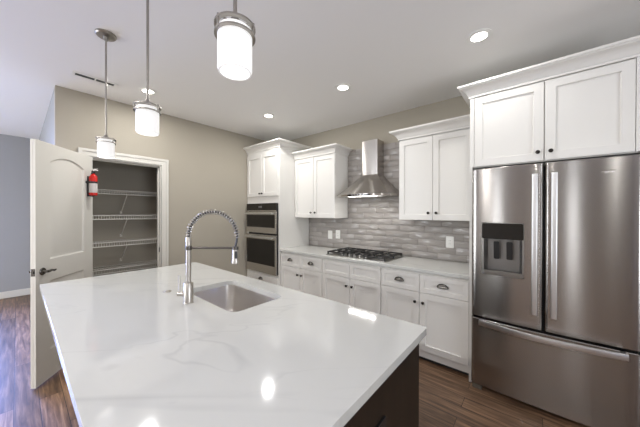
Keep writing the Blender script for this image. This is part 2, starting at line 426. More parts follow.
# ------------------------------------------------------------------ the open pantry door
def door():
    L_, T_ = 0.711, 0.035
    ang = math.atan2(-0.4315, 0.5655)
    mw = Matrix.Translation((0.022, -2.657, 0)) @ Matrix.Rotation(ang, 4, 'Z')   # local x along the leaf, local y = face seen
    z0, z1 = 0.012, 2.041
    s0, s1 = 0.137, 0.566
    lower = [(s0, 0.257), (s1, 0.257), (s1, 0.856), (s0, 0.856)]
    arch = [(s1 + (s0-s1)*k/14, 1.883 + 0.062*math.sin(PI*k/14)**0.8 if 0 < k < 14 else 1.883) for k in range(15)]
    upper = [(s0, 1.040), (s1, 1.040)] + arch
    def inset(lp, d):
        cx = sum(p[0] for p in lp)/len(lp); zs = [p[1] for p in lp]; cz = (min(zs)+max(zs))/2
        hx = (s1-s0)/2; hz = (max(zs)-min(zs))/2
        return [(cx+(x-cx)*(hx-d)/hx, cz+(z-cz)*(hz-d)/hz) for x, z in lp]
    m = M()
    for sgn, y in ((1, T_), (-1, 0.0)):
        pl = lambda u, v, t, y=y, sgn=sgn: (u, y - sgn*t, v)
        bm = M(); bm.plate([(0, z0), (L_, z0), (L_, z1), (0, z1)], [lower, upper], pl, 0, 0.0165)
        m.add(bm.v, bm.f)
        for lp in (lower, upper):
            a = inset(lp, 0.012); b = inset(lp, 0.022); c = inset(lp, 0.050)
            loops = [[pl(u, v, t) for u, v in q] for q, t in ((lp, 0), (a, 0.010), (b, 0.011), (c, 0.002))]
            m.loft(loops, cap0=False, cap1=True)
    m.box(0.002, L_-0.002, 0.012, T_-0.012, z0+0.001, z1-0.001)
    m.xf(mw)
    o = structure('door_1', m, trim_white, smooth=25)
    for sgn, y in ((1, T_), (-1, 0.0)):
        k = M()
        k.lathe([(0.030, 0), (0.032, 0.004), (0.028, 0.010), (0.012, 0.013), (0.0105, 0.045), (0.0, 0.046)], axis='z', seg=20)
        k.xf(Matrix.Translation((0.648, y, 0.951)) @ Matrix.Rotation(-sgn*PI/2, 4, 'X'))
        yy = y + sgn*0.042
        lev = M().tube([(0.652, yy, 0.951), (0.638, yy+sgn*0.003, 0.951), (0.620, yy+sgn*0.004, 0.955), (0.603, yy+sgn*0.003, 0.953), (0.588, yy+sgn*0.001, 0.946), (0.575, yy, 0.947), (0.565, yy-sgn*0.001, 0.951)],
                       [0.011, 0.011, 0.0095, 0.0085, 0.0080, 0.0075, 0.006], 10)
        k.add(lev.v, lev.f)
        tag(build('lever_handle', k.xf(mw), pewter, o), 'dark pewter lever handle')
    build('latch_plate', M().box(L_-0.001, L_+0.0015, 0.004, T_-0.004, 0.925, 0.985).box(L_, L_+0.010, 0.011, 0.024, 0.944, 0.966).xf(mw), pewter, o)
    for hz in (0.25, 1.05, 1.83):
        build('hinge', M().lathe([(0.006, -0.045), (0.006, 0.045)], c=(-0.007, -0.004, hz), seg=10).box(-0.002, 0.0, 0.0, 0.028, hz-0.045, hz+0.045).xf(mw), pewter, o)
    return mw, T_
DOORM, DOORT = door()

# fire extinguisher hung on the door near its hinges
def extinguisher():
    s, zb = 0.078, 1.622
    mw = DOORM @ Matrix.Translation((s*1.0, DOORT, zb)) @ Matrix.Diagonal((0.76, 0.80, 0.90, 1)) @ Matrix.Translation((-s, -DOORT, -zb))
    base = mw @ Vector((s, DOORT+0.05, zb))
    t = thing('fire_extinguisher', base, 'small red fire extinguisher with white label hung on the white pantry door', 'fire extinguisher')
    c = (s, DOORT+0.062, zb)
    build('cylinder', M().lathe([(0.034, 0), (0.042, 0.006), (0.044, 0.018), (0.044, 0.205), (0.040, 0.225), (0.026, 0.243), (0.016, 0.250), (0.016, 0.262)], c=c, seg=28).xf(mw), red_enamel, t)
    tag(build('label', M().lathe([(0.0446, 0.034), (0.0449, 0.036), (0.0449, 0.140), (0.0446, 0.142)], c=c, seg=28).xf(mw), label_paper, t), 'white printed label')
    b = M().lathe([(0.0455, 0.143), (0.0462, 0.145), (0.0462, 0.163), (0.0455, 0.165)], c=c, seg=28)
    b.box(s-0.014, s+0.014, DOORT, DOORT+0.022, zb-0.008, zb+0.225)
    b.box(s-0.014, s+0.014, DOORT, DOORT+0.062, zb-0.012, zb-0.001)
    b.box(s+0.018, s+0.046, DOORT, DOORT+0.062, zb+0.143, zb+0.165)
    tag(build('bracket', b.xf(mw), black_plastic, t), 'black strap and wall bracket')
    v = M().lathe([(0.018, 0.258), (0.020, 0.262), (0.020, 0.282), (0.014, 0.288), (0.010, 0.298)], c=c, seg=16)
    tag(build('valve', v.xf(mw), black_plastic, t), 'black valve head')
    y = DOORT+0.062
    h = M().tube([(s+0.015, y+0.002, zb+0.292), (s-0.015, y+0.018, zb+0.300), (s-0.040, y+0.034, zb+0.296)], [0.007, 0.007, 0.006], 8)
    h.tube([(s+0.012, y+0.002, zb+0.300), (s-0.015, y+0.020, zb+0.312), (s-0.034, y+0.032, zb+0.318)], [0.006, 0.006, 0.005], 8)
    tag(build('squeeze_handle', h.xf(mw), label_paper, t), 'pale squeeze handle')
    n = M().tube([(s+0.018, y, zb+0.272), (s+0.034, y+0.004, zb+0.268), (s+0.048, y+0.006, zb+0.250)], [0.007, 0.007, 0.009], 10)
    build('nozzle', n.xf(mw), black_plastic, t)
extinguisher()

# ------------------------------------------------------------------ pantry wire shelves
def shelf(z, label):
    x0, x1, y0, y1 = -0.748, -0.44, -2.76, -1.32
    t = thing('wire_shelf', (x0, (y0+y1)/2, z), label, 'shelf', 'wire pantry shelves')
    m = M(); r = 0.0042
    n = int((y1-y0)/0.0254)
    for i in range(n+1):
        y = y0 + (y1-y0)*i/n
        m.tube([(x0+0.004, y, z), (x1, y, z), (x1+0.002, y, z-0.004), (x1+0.002, y, z-0.048)], r*0.75, 4)
    for x, zz, rr in ((x0+0.006, z-0.004, r), (x0+0.16, z-0.004, r), (x1+0.002, z+0.001, r*1.3), (x1+0.002, z-0.048, r*1.4)):
        m.tube([(x, y0, zz), (x, y1, zz)], rr, 6)
    build('wire_deck', m, wire_white, t)
    for y in (-2.215, -1.58):
        b = M().tube([(x1+0.002, y, z-0.050), (x1-0.02, y, z-0.070), (x0+0.006, y, z-0.285)], 0.006, 8)
        b.box(x0-0.002, x0+0.006, y-0.012, y+0.012, z-0.300, z-0.262)
        build('support_brace', b, wire_white, t)
for z, lab in ((1.727, 'topmost white wire shelf in the open pantry'), (1.404, 'white wire pantry shelf second from the top'),
               (1.060, 'white wire pantry shelf third from the top'), (0.718, 'lowest white wire shelf seen in the pantry, just above the island edge')):
    shelf(z, lab)

# ------------------------------------------------------------------ cabinet pieces
def shaker(x0, x1, z0, z1, yf, t=0.02, fr=0.058, dep=0.012):
    """frame-and-panel front facing -y"""
    m = M(); e = 0.004
    o = [(x0, z0), (x1, z0), (x1, z1), (x0, z1)]
    i = [(x0+fr, z0+fr), (x1-fr, z0+fr), (x1-fr, z1-fr), (x0+fr, z1-fr)]
    j = [(x0+fr+e, z0+fr+e), (x1-fr-e, z0+fr+e), (x1-fr-e, z1-fr-e), (x0+fr+e, z1-fr-e)]
    c = 0.0018
    oc = [(x0+c, z0+c), (x1-c, z0+c), (x1-c, z1-c), (x0+c, z1-c)]
    P = lambda lp, y: [(u, y, v) for u, v in lp]
    m.loft([P(o, yf+t), P(o, yf+c), P(oc, yf), P(i, yf), P(i, yf+dep-0.003), P(j, yf+dep)])
    return m
def knob(x, yf, z, parent):
    build('knob', M().lathe([(0.007, 0), (0.0055, 0.003), (0.0055, 0.012), (0.012, 0.017), (0.0145, 0.022), (0.013, 0.027), (0.006, 0.030), (0, 0.0305)], c=(x, yf, z), axis='-y', seg=16), bronze, parent)
def cup_pull(x, yf, z, parent, w_=0.096):
    m = M(); a = w_/2; h = 0.034; d = 0.024
    n, k = 16, 8; loops = []
    for th in [PI/2*i/k for i in range(k+1)]:
        loops.append([(x + a*math.cos(PI*q/n)*math.cos(th)**0.8, yf - 0.002 - d*math.sin(th), z - 0.012 + h*math.sin(PI*q/n)*max(math.cos(th), 0.02)) for q in range(n+1)])
    m.loft(loops, cap0=False, cap1=False, closed=False)
    m.loft([[(p[0]*0.94 + x*0.06, p[1]*0.9+yf*0.1, z-0.012+(p[2]-z+0.012)*0.92) for p in lp] for lp in loops], cap0=False, cap1=False, closed=False)
    m.tube([(x + (a+0.001)*math.cos(PI*q/n), yf-0.003, z - 0.012 + (h+0.001)*math.sin(PI*q/n)) for q in range(n+1)], 0.003, 6)
    m.tube([(x-a, yf-0.003, z-0.012)] + [(x + a*math.cos(PI - PI*q/n), yf-0.003-(d)*math.sin(PI*q/n)**0.9, z-0.012) for q in range(1, n)] + [(x+a, yf-0.003, z-0.012)], 0.0022, 6)
    build('cup_pull', m, pewter, parent)

CROWN = [(0, 0), (0.010, 0), (0.010, 0.016), (0.016, 0.020), (0.022, 0.034), (0.034, 0.052), (0.052, 0.067), (0.070, 0.075), (0.074, 0.082), (0.085, 0.084), (0.085, 0.100), (0, 0.100)]
def crown(x0, x1, yb, yf, z, left=True, right=True, ybl=None, ybr=None, k=1.0):
    m = M(); n = len(CROWN)
    ybl = yb if ybl is None else ybl; ybr = yb if ybr is None else ybr
    path = []
    if left: path.append(lambda o: (x0-o, ybl))
    path.append(lambda o: (x0-o if left else x0, yf-o))
    path.append(lambda o: (x1+o if right else x1, yf-o))
    if right: path.append(lambda o: (x1+o, ybr))
    m.loft([[(*p(o*k), z+h*k) for o, h in CROWN] for p in path])
    return m

def knob_pair(d, x, yf, z): knob(x, yf, z, d)

# tall oven cabinet
TX0, TX1, TYF = WX+0.003, 0.802, -0.643
def tall_cabinet():
    t = thing('oven_cabinet', ((TX0+TX1)/2, -0.32, 0), 'tall white oven cabinet in the corner beside the beige wall', 'cabinet')
    m = M(); yb, y1 = -0.004, TYF+0.021
    m.box(TX1-0.02, TX1, y1, yb, 0, 2.425)            # right side panel down to the floor
    m.box(TX0, TX0+0.02, y1, yb, 0, 2.425)
    m.box(TX0+0.02, TX1-0.02, yb-0.012, yb, 0.1, 2.425)
    m.box(TX0+0.02, TX1-0.02, y1, yb-0.012, 2.40, 2.425); m.box(TX0+0.02, TX1-0.02, y1, yb-0.012, 0.10, 0.12)
    m.box(TX0+0.02, TX1-0.02, y1, yb-0.012, 1.64, 1.66); m.box(TX0+0.02, TX1-0.02, y1, yb-0.012, 0.455, 0.475)
    # face frame rails and stiles
    pf = lambda u, v, t_: (u, t_, v)
    m.plate([(TX0, 0.10), (TX1, 0.10), (TX1, 2.425), (TX0, 2.425)],
            [[(TX0+0.040, 0.505), (0.774, 0.505), (0.774, 1.588), (TX0+0.040, 1.588)], [(TX0+0.035, 1.715), (0.76, 1.715), (0.76, 2.355), (TX0+0.035, 2.355)], [(TX0+0.035, 0.135), (0.76, 0.135), (0.76, 0.445), (TX0+0.035, 0.445)]], pf, TYF, y1)
    m.box(TX0+0.02, TX1-0.02, TYF+0.06, TYF+0.08, 0, 0.1)
    build('carcass', m, white_cab, t, bevel=0.0012)
    yf = TYF-0.02
    dl = build('door', shaker(0.002, 0.388, 1.700, 2.368, yf), white_cab, t)
    dr = build('door', shaker(0.391, 0.777, 1.700, 2.368, yf), white_cab, t)
    knob(0.360, yf, 1.745, dl); knob(0.419, yf, 1.745, dr)
    dw = build('drawer', shaker(0.002, 0.777, 0.125, 0.462, yf), white_cab, t)
    cup_pull(0.375, yf, 0.405, dw)
    build('crown_moulding', crown(TX0, TX1, -0.004, TYF, 2.420, left=False), white_cab, t)
tall_cabinet()

def oven():
    x0, x1 = TX0+0.038, 0.776; yf = -0.648
    t = thing('wall_oven', (0.38, -0.35, 0.50), 'stainless double wall oven with black glass built into the tall white cabinet', 'oven')
    m = M(); m.box(x0+0.008, x1-0.008, yf+0.002, -0.10, 0.512, 1.582)
    tag(build('oven_body', m, black_plastic, t), 'black oven chassis')
    yd = -0.690
    c = build('control_panel', M().box(x0, x1-0.002, yd+0.006, yf, 1.480, 1.590), black_glass, t, bevel=0.003)
    build('display', M().box(0.34, 0.43, yd+0.0050, yd+0.0062, 1.52, 1.55), gray_display, c)
    build('trim_strip', M().box(x0+0.002, x1-0.004, yd+0.001, yd+0.008, 1.466, 1.480), steel_plain, c)
    def odoor(z0, z1, wz0, wz1, hz):
        s = M(); pf = lambda u, v, t_: (u, t_, v)
        s.plate([(x0, z0), (x1, z0), (x1, z1), (x0, z1)], [[(x0+0.012, wz0), (x1-0.030, wz0), (x1-0.030, wz1), (x0+0.012, wz1)]], pf, yd, yd+0.012)
        d = build('oven_door', s, steel_plain, t, bevel=0.002)
        build('window', M().box(x0+0.012, x1-0.030, yd+0.002, yd+0.011, wz0, wz1), black_glass, d)
        tag(build('door_edge', M().box(x0+0.001, x1-0.001, yd+0.0125, yf, z0+0.001, z1-0.001), black_plastic, d), 'black door edge')
        h = M().tube([(x0+0.03, yd-0.045, hz), (x1-0.04, yd-0.045, hz)], 0.0145, 12)
        for xx in (x0+0.06, x1-0.07):
            h.tube([(xx, yd+0.001, hz), (xx, yd-0.045, hz)], 0.009, 8)
        build('handle', h, steel_bright, d)
    odoor(1.128, 1.462, 1.215, 1.410, 1.432)
    odoor(0.510, 1.100, 0.636, 1.030, 1.064)
oven()

# wall cabinets either side of the hood
UYF = -0.3344
def wall_cabinet(x0, x1, z0, label, left, right, xd0=None, xd1=None):
    t = thing('wall_cabinet', ((x0+x1)/2, -0.165, z0), label, 'cabinet')
    y1 = UYF+0.02
    m = M(); m.box(x0, x1, y1, -0.012, z0, 2.285)
    build('carcass', m, white_cab, t, bevel=0.0012)
    a = x0+0.002 if xd0 is None else xd0; b = x1-0.002 if xd1 is None else xd1; c = (a+b)/2
    d1 = build('door', shaker(a, c-0.0015, z0+0.003, 2.262, UYF), white_cab, t)
    d2 = build('door', shaker(c+0.0015, b, z0+0.003, 2.262, UYF), white_cab, t)
    knob(c-0.040, UYF, z0+0.078, d1); knob(c+0.040, UYF, z0+0.078, d2)
    build('crown_moulding', crown(x0, x1, -0.012, UYF, 2.272, left=left, right=right), white_cab, t)
wall_cabinet(0.805, 1.587, 1.369, 'white two-door wall cabinet between the tall oven cabinet and the range hood', False, True)
wall_cabinet(2.507, 3.268, 1.369, 'white two-door wall cabinet between the range hood and the refrigerator', True, False, xd1=3.240)

# refrigerator cabinet with its side panels
FX0, FX1, FXM = 3.2988, 4.2052, 3.752
FCY = -0.6504
def fridge_cabinet():
    t = thing('refrigerator_cabinet', (FXM, -0.32, 0), 'white cabinet with two doors over the refrigerator and a panel at each side', 'cabinet')
    y1 = FCY+0.02; x0, x1 = 3.2725, 4.235
    build('carcass', M().box(x0+0.02, x1-0.02, y1, -0.012, 1.832, 2.44), white_cab, t, bevel=0.0012)
    build('side_panel', M().box(x0, x0+0.02, FCY-0.0, -0.012, 0, 2.44), white_cab, t, bevel=0.0012)
    build('side_panel', M().box(x1-0.02, x1+0.02, FCY-0.0, -0.012, 0, 2.44), white_cab, t, bevel=0.0012)
    d1 = build('door', shaker(3.3055, FXM-0.003, 1.838, 2.420, FCY-0.0), white_cab, t)
    d2 = build('door', shaker(FXM+0.003, 4.183, 1.838, 2.420, FCY-0.0), white_cab, t)
    knob(FXM-0.036, FCY, 1.900, d1); knob(FXM+0.036, FCY, 1.900, d2)
    build('filler_strip', M().box(4.186, x1-0.02, FCY, FCY+0.02, 1.838, 2.44), white_cab, t)
    build('filler_strip', M().box(x0+0.02, 3.303, FCY, FCY+0.02, 1.838, 2.44), white_cab, t)
    build('crown_moulding', crown(x0, x1+0.02, -0.012, FCY, 2.425, left=True, right=True, k=0.97), white_cab, t)
fridge_cabinet()

# base cabinets
BYF = -0.6246
def base_cabinet(x0, x1, label, pulls, seam):
    t = thing('base_cabinet', ((x0+x1)/2, -0.3, 0), label, 'cabinet')
    y1 = BYF+0.02
    m = M(); m.box(x0, x1, y1, -0.012, 0.105, 0.874)
    build('carcass', m, white_cab, t, bevel=0.001)
    build('toe_board', M().box(x0, x1, -0.600, -0.588, 0.040, 0.104), white_cab, t)
    tag(build('plinth', M().box(x0, x1, -0.558, -0.545, 0, 0.104), dark_gray, t), 'dark recessed plinth')  # dark colour stands in for the shadow under the toe board
    g = 0.0035
    for k, (a, b) in enumerate(((x0+g, seam-g/2), (seam+g/2, x1-g))):
        d = build('drawer', shaker(a, b, 0.6765, 0.848, BYF, fr=0.042), white_cab, t)
        if pulls: cup_pull((a+b)/2, BYF, 0.768, d)
        e = build('door', shaker(a, b, 0.114, 0.6715, BYF), white_cab, t)
        knob(seam + (-0.038 if k == 0 else 0.038), BYF, 0.580, e)
base_cabinet(0.805, 1.6060, 'white base cabinet next to the oven cabinet, two drawers over two doors', True, 1.209)
base_cabinet(1.6075, 2.4310, 'white base cabinet under the gas cooktop, plain drawer fronts without pulls', False, 2.031)
base_cabinet(2.4325, 3.2680, 'white base cabinet beside the refrigerator, two wide drawers over two doors', True, 2.8415)

# worktop
o = build('worktop', M().box(0.8035, 3.2705, -0.648, -0.0135, 0.8745, 0.907), quartz, bevel=0.003)
tag(o, 'white quartz worktop along the back wall under the cooktop', 'countertop')

# ------------------------------------------------------------------ tile backsplash
def backsplash():
    m = M()
    m.box(0.8035, 3.2705, -0.006, -0.0005, 0.907, 1.40, 1); m.box(1.588, 2.506, -0.006, -0.0005, 1.40, 2.356, 1)
    th, tw, g = 0.0762, 0.3048, 0.0022
    row = 0; z = 0.908
    while z < 2.35:
        zt = min(z+th-g, 2.355)
        X0, X1 = (0.804, 3.270) if z < 1.36 else (1.589, 2.505)
        x = 0.70 - (row*0.37 % 1.0)*tw
        while x < X1:
            a, b = max(x, X0), min(x+tw-g, X1)
            if b-a > 0.008:
                t = 0.0105
                j = [t + random.uniform(-0.0013, 0.0013) for _ in range(4)]
                c = 0.0025
                P = [(a, -0.005, z), (b, -0.005, z), (b, -0.005, zt), (a, -0.005, zt),
                     (a, -j[0]+0.002, z), (b, -j[1]+0.002, z), (b, -j[2]+0.002, zt), (a, -j[3]+0.002, zt),
                     (a+c, -j[0], z+c), (b-c, -j[1], z+c), (b-c, -j[2], zt-c), (a+c, -j[3], zt-c)]
                m.add(P, [(0,1,5,4),(1,2,6,5),(2,3,7,6),(3,0,4,7),(4,5,9,8),(5,6,10,9),(6,7,11,10),(7,4,8,11),(8,9,10,11)], 0)
            x += tw
        z += th; row += 1
    o = build('tile_backsplash', m, [tile, grout], smooth=60)
    tag(o, 'glossy grey subway tile backsplash behind the cooktop and hood', 'backsplash')
backsplash()

# wall plates
def plate(x, z, label, name, slots):
    t = thing(name, (x, -0.013, z), label, 'outlet' if slots else 'switch', 'white wall plates on the tile')
    pf = lambda u, v, t_: (u, t_, v)
    y = -0.0175
    build('cover_plate', M().plate(rrect(x-0.040, x+0.040, z-0.064, z+0.064, 0.006, 3), [], pf, y, -0.0115), white_plastic, t, bevel=0.002)
    if slots:
        build('receptacle', M().plate(rrect(x-0.018, x+0.018, z-0.034, z+0.034, 0.004, 3), [], pf, y-0.002, y+0.001), white_plastic, t)
        for dz in (-0.018, 0.018):
            for dx in (-0.00675, 0.00675):
                build('slot', M().box(x+dx-0.00125, x+dx+0.00125, y-0.0025, y, z+dz-0.004, z+dz+0.004), dark_gray, t)
    else:
        build('rocker', M().plate(rrect(x-0.017, x+0.017, z-0.034, z+0.034, 0.003, 3), [], pf, y-0.004, y+0.001), white_plastic, t, bevel=0.0015)
plate(1.262, 1.105, 'white wall plate on the grey tile, nearest the oven cabinet', 'wall_switch', False)
plate(1.411, 1.118, 'white wall plate on the grey tile, just left of the cooktop', 'wall_outlet', True)
plate(2.968, 1.119, 'white wall plate on the grey tile near the refrigerator', 'wall_outlet', True)

# ------------------------------------------------------------------ gas cooktop
def cooktop():
    x0, x1, y0, y1, z = 1.635, 2.465, -0.592, -0.085, 0.907
    t = thing('gas_cooktop', ((x0+x1)/2, (y0+y1)/2, z), 'stainless gas cooktop with black grates set in the white worktop', 'cooktop')
    pz = lambda u, v, t_: (u, v, t_)
    build('cooktop_tray', M().plate(rrect(x0, x1, y0, y1, 0.015, 4), [], pz, z+0.0005, z+0.010), bezel_steel, t, bevel=0.003)
    cx = (x0+x1)/2
    for bx, by, r in ((x0+0.135, y0+0.20, 0.034), (x0+0.135, y1-0.11, 0.042), (cx, (y0+y1)/2+0.03, 0.052), (x1-0.135, y0+0.20, 0.042), (x1-0.135, y1-0.11, 0.034)):
        b = build('burner', M().lathe([(r+0.012, 0.010), (r+0.012, 0.016), (r, 0.020), (r, 0.026)], c=(bx, by, z), seg=20), steel_bright, t)
        tag(build('burner_cap', M().lathe([(r-0.004, 0.026), (r, 0.028), (r-0.002, 0.033), (0, 0.034)], c=(bx, by, z), seg=20), black_iron, b), 'black burner cap')
    gw = (x1-x0-0.03)/3
    for k in range(3):
        a = x0+0.015+gw*k+0.003; b = a+gw-0.006; c, d = y0+0.075 if k == 1 else y0+0.02, y1-0.012
        g = M(); zt = z+0.047; r = 0.0075
        g.box(a, b, c, c+0.013, zt-0.014, zt); g.box(a, b, d-0.013, d, zt-0.014, zt)
        g.box(a, a+0.013, c, d, zt-0.014, zt); g.box(b-0.013, b, c, d, zt-0.014, zt)
        for q in ((0.33, 0.66) if k != 1 else (0.5,)):
            yy = c+(d-c)*q; g.box(a, b, yy-0.006, yy+0.006, zt-0.012, zt+0.001)
        mx = (a+b)/2; g.box(mx-0.006, mx+0.006, c, d, zt-0.012, zt+0.001)
        for xx in (a+0.04, b-0.04): g.box(xx-0.005, xx+0.005, c+0.02, d-0.02, zt-0.012, zt)
        for xx in (a, b-0.013):
            for yy in (c, (c+d)/2, d-0.013): g.box(xx, xx+0.013, yy, yy+0.013, z+0.0095, zt-0.012)
        build('grate', g, black_iron, t, bevel=0.002)
    for k in range(5):
        kx = cx + (k-2)*0.072
        kb = build('control_knob', M().lathe([(0.022, 0.010), (0.022, 0.014), (0.017, 0.016), (0.016, 0.036), (0.013, 0.038), (0, 0.038)], c=(kx, y0+0.042, z), seg=20).box(kx-0.003, kx+0.003, y0+0.028, y0+0.056, z+0.037, z+0.041), bezel_steel, t)
cooktop()

# ------------------------------------------------------------------ range hood
def hood():
    cx = 2.048
    t = thing('range_hood', (cx, 0, 1.65), 'stainless steel chimney range hood on the tile above the cooktop', 'range hood')
    z0 = 1.652
    def rim(hw, yc, ycorner, z, n=20, yb=-0.0135):
        L = [(cx-hw, yb, z)]
        for k in range(n+1):
            u = -1+2*k/n
            y = ycorner + (yc-ycorner)*(1-abs(u)**2.4)
            L.append((cx+hw*u, y, z))
        L.append((cx+hw, yb, z))
        return L
    loops = []
    loops.append(rim(0.380, -0.480, -0.385, z0)); loops.append(rim(0.381, -0.481, -0.386, z0+0.026)); loops.append(rim(0.374, -0.474, -0.380, z0+0.030))
    K = 14
    for k in range(1, K+1):
        u = k/K                                     # concave sweep up to the chimney
        q = (1-u)**1.12
        hw = 0.114 + (0.374-0.114)*q; yc = -0.198 + (-0.474+0.198)*q; yco = -0.196 + (-0.380+0.196)*q
        loops.append(rim(hw, yc, yco, z0+0.030+(0.292-0.030)*u))
    build('canopy', M().loft(loops), hood_steel, t, smooth=50)
    ch = M()
    ch.loft([rim(0.1125, -0.196, -0.194, z) for z in (1.936, 2.392)])
    build('chimney', ch, hood_steel, t, bevel=0.003)
    build('grease_filter', M().box(cx-0.25, cx+0.25, -0.33, -0.08, z0-0.004, z0+0.002), steel_plain, t)
    build('lamp_lens', M().box(cx-0.20, cx+0.20, -0.400, -0.350, z0-0.0015, z0+0.001), hood_glow, t)
    bt = build('control_strip', M().loft([[(cx+u*0.16, -0.4815+(-0.386+0.481)*abs(u*0.42)**2.4-d, z) for u in [-1+2*k/8 for k in range(9)] ] + [(cx+u*0.16, -0.470, z) for u in (1, -1)] for z, d in ((z0+0.005, 0.0015), (z0+0.021, 0.0015))]), black_glass, t)
    for k in range(5):
        build('button', M().lathe([(0.005, 0), (0.005, 0.004), (0, 0.004)], c=(cx-0.08+k*0.04, -0.4815, z0+0.013), axis='-y', seg=10), steel_bright, bt)
hood_steel = metal('hood_steel', (0.50, 0.47, 0.44, 1), 0.22, 0.95)
hood()
area('hood_lamp_light', (2.048, -0.375, 1.6490), (0, 0, -1), 0.38, 0.05, 1.9, (1, 0.96, 0.90))

# ------------------------------------------------------------------ refrigerator
def fridge():
    t = thing('refrigerator', (FXM, -0.36, 0), 'stainless french door refrigerator with ice dispenser and bottom freezer drawer', 'refrigerator')
    yb = -0.655
    build('case', M().box(FX0+0.006, FX1-0.006, yb, -0.03, 0.04, 1.795), dark_gray, t, bevel=0.004)
    YF_ = -0.7162
    def yfront(x):
        """slightly bowed front across the whole width"""
        u = (x-FXM)/(FX1-FXM)
        return YF_ - 0.020*(1-u*u)
    def edge(x, a, b, r=0.020):
        d = min(x-a, b-x)
        return 0 if d >= r else r - math.sqrt(max(0, r*r-(r-d)**2))
    def panel(a, b, z0, z1, hole=None):
        xs = sorted(set([a + 0.020*(1-math.cos(PI/2*k/5)) for k in range(6)] + [b - 0.020*(1-math.cos(PI/2*k/5)) for k in range(6)] + [a+0.020+(b-a-0.040)*k/14 for k in range(15)] + (list(hole[:2]) if hole else [])))
        zs = [z0, z0+0.004] + ([hole[2], hole[3]] if hole else []) + [z1-0.004, z1]
        m = M(); n = len(xs)
        vv = []; 
        for j, z in enumerate(zs):
            off = 0.004 if j in (0, len(zs)-1) else 0
            vv += [(x, yfront(x)+edge(x, a, b)+off, z) for x in xs]
        ff = []
        for j in range(len(zs)-1):
            for i in range(n-1):
                if hole and xs[i] >= hole[0]-1e-6 and xs[i+1] <= hole[1]+1e-6 and zs[j] >= hole[2]-1e-6 and zs[j+1] <= hole[3]+1e-6: continue
                ff.append((j*n+i, j*n+i+1, (j+1)*n+i+1, (j+1)*n+i))
        m.add(vv, ff)
        f = lambda z, off: [(x, yfront(x)+edge(x, a, b)+off, z) for x in xs]
        for z in (z0, z1):
            m.add(f(z, 0.004) + [(x, yb-0.001, z) for x in xs], [(i, i+1, n+i+1, n+i) for i in range(n-1)])
        for x in (a, b):
            m.add([(x, yfront(x)+0.024, z0), (x, yfront(x)+0.020, z0+0.004), (x, yfront(x)+0.020, z1-0.004), (x, yfront(x)+0.024, z1), (x, yb-0.001, z1), (x, yb-0.001, z0)], [(0, 1, 2, 3, 4, 5)])
        m.add([(a, yb-0.001, z0), (b, yb-0.001, z0), (b, yb-0.001, z1), (a, yb-0.001, z1)], [(0, 1, 2, 3)])
        return m
    hx0, hx1, hz0, hz1 = 3.372, 3.643, 0.958, 1.372
    ld = build('door', panel(FX0, FXM-0.004, 0.605, 1.807, (hx0, hx1, hz0, hz1)), steel, t)
    rd = build('door', panel(FXM+0.004, FX1, 0.605, 1.807), steel, t)
    fd = build('freezer_drawer', panel(FX0, FX1, 0.045, 0.588), steel, t)
    yh = yfront(3.50)
    # dispenser
    bz = 1.245
    d = M(); pf = lambda u, v, t_: (u, t_, v)
    d.plate(rrect(hx0+0.001, hx1-0.001, hz0+0.001, hz1-0.001, 0.012, 4), [rrect(hx0+0.016, hx1-0.012, hz0+0.034, bz, 0.006, 4)], pf, yh-0.004, yh+0.012)
    d.box(hx0+0.016, hx1-0.012, yh-0.010, yh+0.010, hz0+0.012, hz0+0.036)
    build('dispenser_bezel', d, bezel_steel, ld, bevel=0.002)
    tag(build('dispenser_panel', M().plate(rrect(hx0+0.004, hx1-0.004, bz, hz1-0.004, 0.010, 4), [], pf, yh-0.010, yh-0.004), black_glass, ld, bevel=0.002), 'glossy black control panel')
    r = M(); r.add([(hx0+0.010, yh+0.008, hz0+0.02), (hx1-0.008, yh+0.008, hz0+0.02), (hx1-0.008, yh+0.008, bz+0.02), (hx0+0.010, yh+0.008, bz+0.02),
                    (hx0+0.035, yb-0.004, hz0+0.03), (hx1-0.030, yb-0.004, hz0+0.03), (hx1-0.030, yb-0.004, bz+0.01), (hx0+0.035, yb-0.004, bz+0.01)],
                   [(0,1,5,4),(1,2,6,5),(2,3,7,6),(3,0,4,7),(4,5,6,7)])
    tag(build('dispenser_recess', r, recess_gray, ld), 'grey dispenser recess')
    for px_ in (3.470, 3.553):
        build('dispenser_paddle', M().plate(rrect(px_-0.019, px_+0.019, 1.085, 1.225, 0.008, 3), [], lambda u, v, t_: (u, t_+(1.225-v)*0.10, v), yh+0.020, yh+0.026), black_plastic, ld, bevel=0.002)
    # handles
    for xx, dd in ((3.7005, ld), (3.8040, rd)):
        h = M(); y = -0.785; w2 = 0.0165
        h.plate(rrect(xx-w2, xx+w2, y, y+0.018, 0.006, 3), [], lambda u, v, t_: (u, v, t_), 0.722, 1.728)
        for zz in (0.75, 1.67): h.box(xx-0.010, xx+0.010, y+0.017, yfront(xx)+0.001, zz, zz+0.03)
        build('handle', h, steel_bright, dd)
    h = M(); loops = []
    for k in range(25):
        u = -1+2*k/24; x = FXM + u*0.388
        y = -0.775 - 0.055*(1-u*u); z = 0.578
        loops.append([(x, y+a, z+b) for a, b in ((-0.009, -0.020), (-0.012, 0), (-0.009, 0.020), (0.009, 0.020), (0.009, -0.020))])
    h.loft(loops)
    for u in (-0.96, 0.96):
        x = FXM+u*0.388; h.box(x-0.012, x+0.012, -0.772, yfront(x)+0.001, 0.566, 0.590)
    build('handle', h.xf(Matrix.Translation((0, 0, 0.0))), steel_bright, fd, bevel=0.002)
    # maker's badge: a thin oval swoosh with small slanted strokes
    bd = M(); yb_ = yfront(4.065)-0.0008
